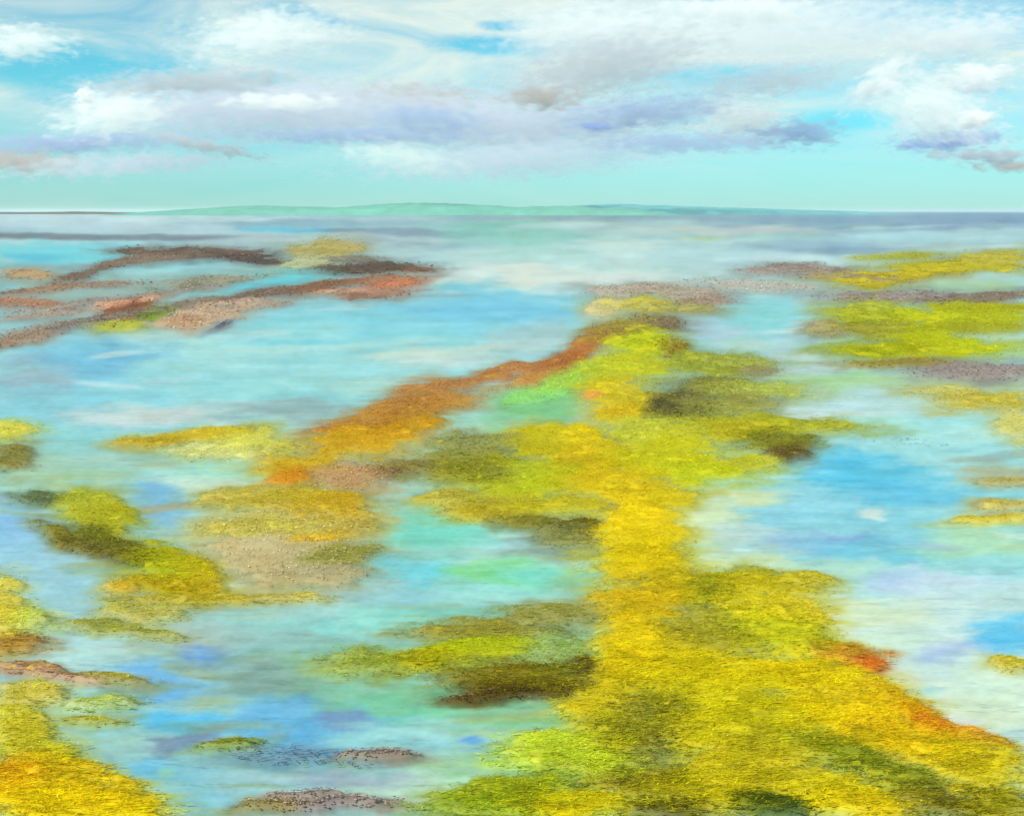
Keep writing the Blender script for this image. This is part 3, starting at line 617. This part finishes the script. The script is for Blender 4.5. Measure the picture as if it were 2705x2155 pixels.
# ------------------------------------------------------------------ far hills
def ridge(name, label, prof, dist, depth, colour, seed):
    """a long low wooded headland with a rounded cross-section"""
    xs = np.array([p[0] for p in prof]); hs = np.array([p[1] for p in prof])
    u = np.linspace(xs[0], xs[-1], 160); h = np.interp(u, xs, hs) * S * 1.0
    X = (u * S - 512) / FPX * dist; H = h / FPX * dist
    H = H * (1 + 0.10 * fbm(u, u * 0, 90, 1, seed, 3))
    v = np.linspace(-1, 1, 15); rows = []
    cc = []
    for q in v:
        y = dist + q * depth + 90 * fbm(u, u * 0 + q * 3, 120, 1, seed + 3, 2)
        zz = H * np.sqrt(np.clip(1 - q * q, 0, 1)) * (1 + 0.08 * fbm(u, u * 0 + q * 40, 14, 6, seed + 5, 3)) - 2
        rows.append(np.stack([X, y, np.maximum(zz, -2)], 1))
        n = fbm(u, u * 0 + q * 60, 26, 8, seed + 9, 3)
        cc.append(to_lin(np.clip(lin(colour) * (1 + 0.10 * n[:, None]), 0, 1)))
    o = mesh_obj(name, np.concatenate(rows), grid_faces(15, 160)[:, ::-1], M_HILL, np.concatenate(cc) * 0.80, smooth=True)
    o['kind'] = 'structure'; o['label'] = label
    return o
M_HILL = attr_mat('wooded_hill', 0.95, 0.2, 0.02)
ridge('hills', 'low green headland along the horizon', [(262,0),(330,7),(450,16),(560,20),(620,18),(720,17),(840,24),(900,26),(1000,22),(1080,18),(1200,20),(1330,12),(1420,0)], 6000, 500, '#6cac9c', 3)  # teal base colour has distance haze painted in, besides the haze volume
ridge('hills', 'low aqua headland along the horizon', [(1120,0),(1200,18),(1300,22),(1430,16),(1600,12),(1760,8),(1900,0)], 7500, 600, '#66acb0', 9)  # aqua base colour carries painted distance haze as well

ridge('hills', 'low dark brown bank along the horizon', [(-400,3),(-100,5),(60,4.5),(180,5.5),(260,4),(360,3),(440,2),(520,0)], 8200, 300, '#6a5a50', 15)

# ------------------------------------------------------------------ sky, sun
w = bpy.data.worlds.new('World'); sc.world = w; w.use_nodes = True
nt = w.node_tree; nt.nodes.clear()
SUN_EL, SUN_AZ = 48.0, 212.0
out = node(nt, 'ShaderNodeOutputWorld'); bg = node(nt, 'ShaderNodeBackground')
sky = node(nt, 'ShaderNodeTexSky', sky_type='NISHITA', sun_disc=False)
sky.sun_elevation = R(SUN_EL); sky.sun_rotation = R(SUN_AZ)
sky.air_density = 1.0; sky.dust_density = 0.2; sky.ozone_density = 2.5
tc = node(nt, 'ShaderNodeTexCoord')
SKY_STRENGTH = 0.088
sep = node(nt, 'ShaderNodeSeparateXYZ'); nt.links.new(tc.outputs['Generated'], sep.inputs[0])
low = node(nt, 'ShaderNodeMapRange', interpolation_type='SMOOTHSTEP')
for i, v in enumerate((0.0, 0.14, 0.0, 1.0)): low.inputs[1 + i].default_value = v
nt.links.new(sep.outputs['Z'], low.inputs[0])
tint = mix_rgb(nt, 1.0, sky.outputs[0], mix_rgb(nt, low.outputs[0], (0.34, 0.77, 0.95), (0.54, 1.0, 0.96)), 'MULTIPLY')
# thin high veil: streaky cirrus with clear gaps
mp = node(nt, 'ShaderNodeMapping'); mp.inputs['Scale'].default_value = (5, 5, 26)
nt.links.new(tc.outputs['Generated'], mp.inputs[0])
nz = node(nt, 'ShaderNodeTexNoise'); nz.inputs['Scale'].default_value = 1.0; nz.inputs['Detail'].default_value = 8; nz.inputs['Roughness'].default_value = 0.6
nz.inputs['Distortion'].default_value = 0.7
nt.links.new(mp.outputs[0], nz.inputs['Vector'])
veil = math_n(nt, 'MULTIPLY_ADD', nz.outputs['Fac'], 3.0, -0.95, clamp=True)
up = node(nt, 'ShaderNodeMapRange', interpolation_type='SMOOTHSTEP')
for i, v in enumerate((0.02, 0.12, 0.12, 1.0)): up.inputs[1 + i].default_value = v
nt.links.new(sep.outputs['Z'], up.inputs[0])
veil = math_n(nt, 'MULTIPLY', veil, up.outputs[0])
def sky_dir(px, py):
    d = Vector([float(q) for q in direction(px, py)]); return d.normalized()
gap = None
for (px, py, rx, ry) in [(150,150,190,60),(300,160,150,50),(1010,95,110,28),(560,165,60,16),(1760,255,120,34),(1500,155,160,30),(1050,55,60,14)]:
    d = sky_dir(px, py); sub = node(nt, 'ShaderNodeVectorMath', operation='SUBTRACT'); nt.links.new(tc.outputs['Generated'], sub.inputs[0]); sub.inputs[1].default_value = d
    scl = node(nt, 'ShaderNodeVectorMath', operation='MULTIPLY'); nt.links.new(sub.outputs[0], scl.inputs[0])
    scl.inputs[1].default_value = (FPX / (rx * S), 0.3, FPX / (ry * S))
    ln = node(nt, 'ShaderNodeVectorMath', operation='LENGTH'); nt.links.new(scl.outputs[0], ln.inputs[0])
    wob = math_n(nt, 'MULTIPLY_ADD', nz.outputs['Fac'], 1.4, -0.7)
    g = node(nt, 'ShaderNodeMapRange', interpolation_type='SMOOTHSTEP')
    nt.links.new(math_n(nt, 'ADD', ln.outputs['Value'], wob), g.inputs[0])
    for i, v in enumerate((0.4, 1.25, 1.0, 0.0)): g.inputs[1 + i].default_value = v
    gap = g.outputs[0] if gap is None else math_n(nt, 'MAXIMUM', gap, g.outputs[0])
veil = math_n(nt, 'MULTIPLY', veil, math_n(nt, 'MULTIPLY_ADD', gap, -0.95, 1.0))
VEIL = (6.6, 7.5, 6.8)
tint = mix_rgb(nt, gap, tint, mix_rgb(nt, 1.0, tint, (0.60, 0.98, 1.02), 'MULTIPLY'))
col = mix_rgb(nt, math_n(nt, 'MULTIPLY', veil, 0.92), tint, VEIL)
nt.links.new(col, bg.inputs[0]); bg.inputs[1].default_value = SKY_STRENGTH
nt.links.new(bg.outputs[0], out.inputs[0])

sd = bpy.data.lights.new('sun', 'SUN'); sd.energy = 3.6; sd.angle = R(0.5); sd.color = (1.0, 0.95, 0.86)
so = bpy.data.objects.new('sun', sd); COL.objects.link(so)
to_sun = Vector((math.sin(R(SUN_AZ)) * math.cos(R(SUN_EL)), math.cos(R(SUN_AZ)) * math.cos(R(SUN_EL)), math.sin(R(SUN_EL))))
so.rotation_euler = to_sun.to_track_quat('Z', 'Y').to_euler()
so.location = (0, 0, 300)

# ------------------------------------------------------------------ clouds
G_CL = 'clouds drifting over the lagoon'
WHITE, CREAM, LAV, GREY, BLUE, BROWN = (0.985,0.985,0.975), (0.998,0.99,0.97), (0.78,0.81,0.88), (0.68,0.70,0.74), (0.56,0.65,0.84), (0.68,0.60,0.57)  # lavender, grey and blue put the shade of cloud undersides into the vapour colour
CLOUDS = [
 # px, py, rx, ry, turn, colour, optical depth, label
 (40,90,100,34,0,CREAM,2.2,'creamy white cloud bank over the clear blue gap'),
 (560,75,160,46,-6,WHITE,2.6,'loose white cloud high above the grey streaked cloud'),
 (420,172,210,22,-2,GREY,3.2,'thin grey streaked cloud beside the clear blue gap'),
 (180,205,20,24,10,CREAM,6.0,'tiny round white puff alone in the clear blue gap'),
 (240,238,120,40,-8,CREAM,2.4,'white heap of cloud just below the tiny round puff'),
 (520,225,330,60,0,LAV,4.2,'broad pale lavender cloud bank with a bright upper edge'),
 (600,214,120,17,0,CREAM,3.0,'short bright white bar lying on the lavender bank'),
 (880,205,160,26,2,BROWN,2.8,'brownish tinted cloud lump on the lavender bank'),
 (1000,258,340,54,2,LAV,4.4,'wide lilac cloud base in the middle of the sky'),
 (760,285,260,16,0,BLUE,2.8,'thin cloud strip tinted shadow blue below the bright bar'),
 (900,252,130,26,4,BLUE,2.8,'violet cloud fold below the brownish lump'),
 (1270,140,210,58,-10,GREY,2.6,'soft grey cloud rising over the lilac base'),
 (1140,205,80,22,0,BROWN,2.6,'small rosy brown cloud tuft in the soft grey cloud'),
 (1350,238,190,30,-6,BLUE,2.6,'violet blue cloud streak reaching toward the round pale cloud'),
 (1255,266,50,9,0,(0.50,0.60,0.86),3.4,'small deep blue cloud fleck under the lilac base'),
 (1560,255,95,46,0,WHITE,2.6,'round pale cloud over the turquoise horizon'),
 (1680,280,90,28,0,BLUE,2.4,'faint blue underside wisp beside the round pale cloud'),
 (1860,165,85,28,-38,CREAM,3.0,'slanting bright white cloud flake'),
 (2055,163,72,30,0,CREAM,3.2,'egg shaped bright white cloud'),
 (1970,235,120,60,20,WHITE,2.8,'ragged white cloud over the slate blue cloud base'),
 (2050,252,46,16,-10,CREAM,4.0,'small bright flake on top of the slate blue base'),
 (1995,295,110,20,-4,(0.45,0.56,0.83),3.6,'slate blue flat cloud base below the ragged white cloud'),
 (2090,327,140,11,0,GREY,3.4,'thin grey cloud line under the slate blue base'),
 (2120,348,80,11,0,BROWN,2.6,'short mauve cloud strip nearest the lavender horizon'),
 (160,300,260,18,-2,BLUE,3.2,'long lavender blue cloud line over the low pale cloud'),
 (40,340,120,22,0,BROWN,3.4,'dusky brown cloud by the low pale cloud'),
 (270,345,240,22,-3,LAV,2.0,'low pale cloud floating over the dark horizon bank'),
 (430,306,110,12,12,GREY,4.0,'wavy dark grey cloud wisp above the low pale cloud'),
 (850,330,120,28,8,WHITE,1.6,'small white wedge of cloud below the lilac base'),
 (1090,335,330,36,-3,LAV,2.6,'faint pale lilac cloud sheet above the green headland'),
 (1440,300,200,20,0,BLUE,2.2,'flat misty blue cloud under the round pale cloud'),
 (1600,70,430,66,-4,WHITE,2.4,'vast white cloud sheet filling the highest sky'),
 (1560,20,170,26,0,CREAM,3.4,'bright cream cloud crest at the very top'),
 (1260,60,200,52,0,WHITE,2.2,'hazy white cloud leaning on the vast sheet'),
 (2040,75,150,40,-4,WHITE,2.4,'white cloud shelf above the egg shaped cloud'),
 (1620,170,170,30,-4,GREY,1.6,'scattered grey green cloud wisps above the round pale cloud'),
]
import bmesh
def cloud(px, py, rx, ry, rot, tintc, tau, label, k):
    dist = 5200 + 420 * (k % 9) + 1300 * (k % 2)
    d = Vector([float(q) for q in direction(px, py)]); p = Vector((0, 0, CAM_H)) + d * dist
    a, b = rx * S / FPX * dist * 1.65, ry * S / FPX * dist * 1.75
    dep = max(b * 1.2, min(a * 0.6, b * 3))
    bm = bmesh.new(); bmesh.ops.create_icosphere(bm, subdivisions=3, radius=1.0)
    for v in bm.verts:
        n = v.co.normalized(); q = float(fbm(np.array([n.x * 3 + n.y * 2]), np.array([n.z * 3 + k]), 1, 1, k, 2)[0])
        v.co = n * (1.0 + 0.12 * q)
    me = bpy.data.meshes.new('cloud'); bm.to_mesh(me); bm.free()
    m, nt, out = new_mat('cloud_vapour')
    tc = node(nt, 'ShaderNodeTexCoord')
    ln = node(nt, 'ShaderNodeVectorMath', operation='LENGTH'); nt.links.new(tc.outputs['Object'], ln.inputs[0])
    mp = node(nt, 'ShaderNodeMapping'); mp.inputs['Scale'].default_value = (max(1.8, rx / 21), max(1.6, dep / a * rx / 21), max(1.4, ry / 8))
    mp.inputs['Location'].default_value = (k * 3.1, k * 1.7, k * 0.9)
    nt.links.new(tc.outputs['Object'], mp.inputs[0])
    nz = node(nt, 'ShaderNodeTexNoise'); nz.inputs['Scale'].default_value = 1.0; nz.inputs['Detail'].default_value = 6; nz.inputs['Roughness'].default_value = 0.62; nz.inputs['Distortion'].default_value = 0.4
    nt.links.new(mp.outputs[0], nz.inputs['Vector'])
    core = math_n(nt, 'MULTIPLY_ADD', ln.outputs['Value'], -1.75, 1.05)
    dens = math_n(nt, 'ADD', core, math_n(nt, 'MULTIPLY_ADD', nz.outputs['Fac'], 5.2, -2.6))
    dens = math_n(nt, 'MULTIPLY', dens, 1.6, clamp=True)
    dens = math_n(nt, 'MULTIPLY', dens, tau / (dep * 1.1))
    pv = node(nt, 'ShaderNodeVolumePrincipled'); pv.inputs['Color'].default_value = (*tintc, 1); pv.inputs['Anisotropy'].default_value = 0.0
    nt.links.new(dens, pv.inputs['Density']); nt.links.new(pv.outputs[0], out.inputs['Volume'])
    me.materials.append(m)
    o = bpy.data.objects.new('cloud', me); COL.objects.link(o)
    o.location = p; o.scale = (a, dep, b); o.rotation_euler = (0, R(rot), 0)
    tag(o, label, 'cloud', G_CL); o['kind'] = 'thing'
for k, cdat in enumerate(CLOUDS): cloud(*cdat, k)

# ------------------------------------------------------------------ sea air
m, nt, out = new_mat('sea_air')
pv = node(nt, 'ShaderNodeVolumePrincipled'); pv.inputs['Color'].default_value = (0.80, 0.95, 0.97, 1); pv.inputs['Density'].default_value = HAZE
nt.links.new(pv.outputs[0], out.inputs['Volume'])
hx = 240000.0
hv = [(x, y, z) for z in (-1.4, 95.0) for x, y in ((-hx, -300), (hx, -300), (hx, 62000), (-hx, 62000))]
ho = mesh_obj('haze', hv, [[3, 2, 1, 0], [4, 5, 6, 7], [0, 1, 5, 4], [1, 2, 6, 5], [2, 3, 7, 6], [3, 0, 4, 7]], m)
ho['kind'] = 'stuff'; ho['label'] = 'thin pale sea haze lying over the lagoon'
# ------------------------------------------------------------------ render settings
sc.view_settings.view_transform = 'Standard'; sc.view_settings.look = 'None'
sc.view_settings.exposure = 0.50; sc.view_settings.gamma = 1.0; sc.view_settings.use_curve_mapping = False
cy = sc.cycles
cy.max_bounces = 12; cy.diffuse_bounces = 3; cy.glossy_bounces = 2; cy.transparent_max_bounces = 12; cy.volume_bounces = 9
cy.volume_step_rate = 1.0; cy.volume_max_steps = 48
cy.use_denoising = True
cy.caustics_reflective = False; cy.caustics_refractive = False
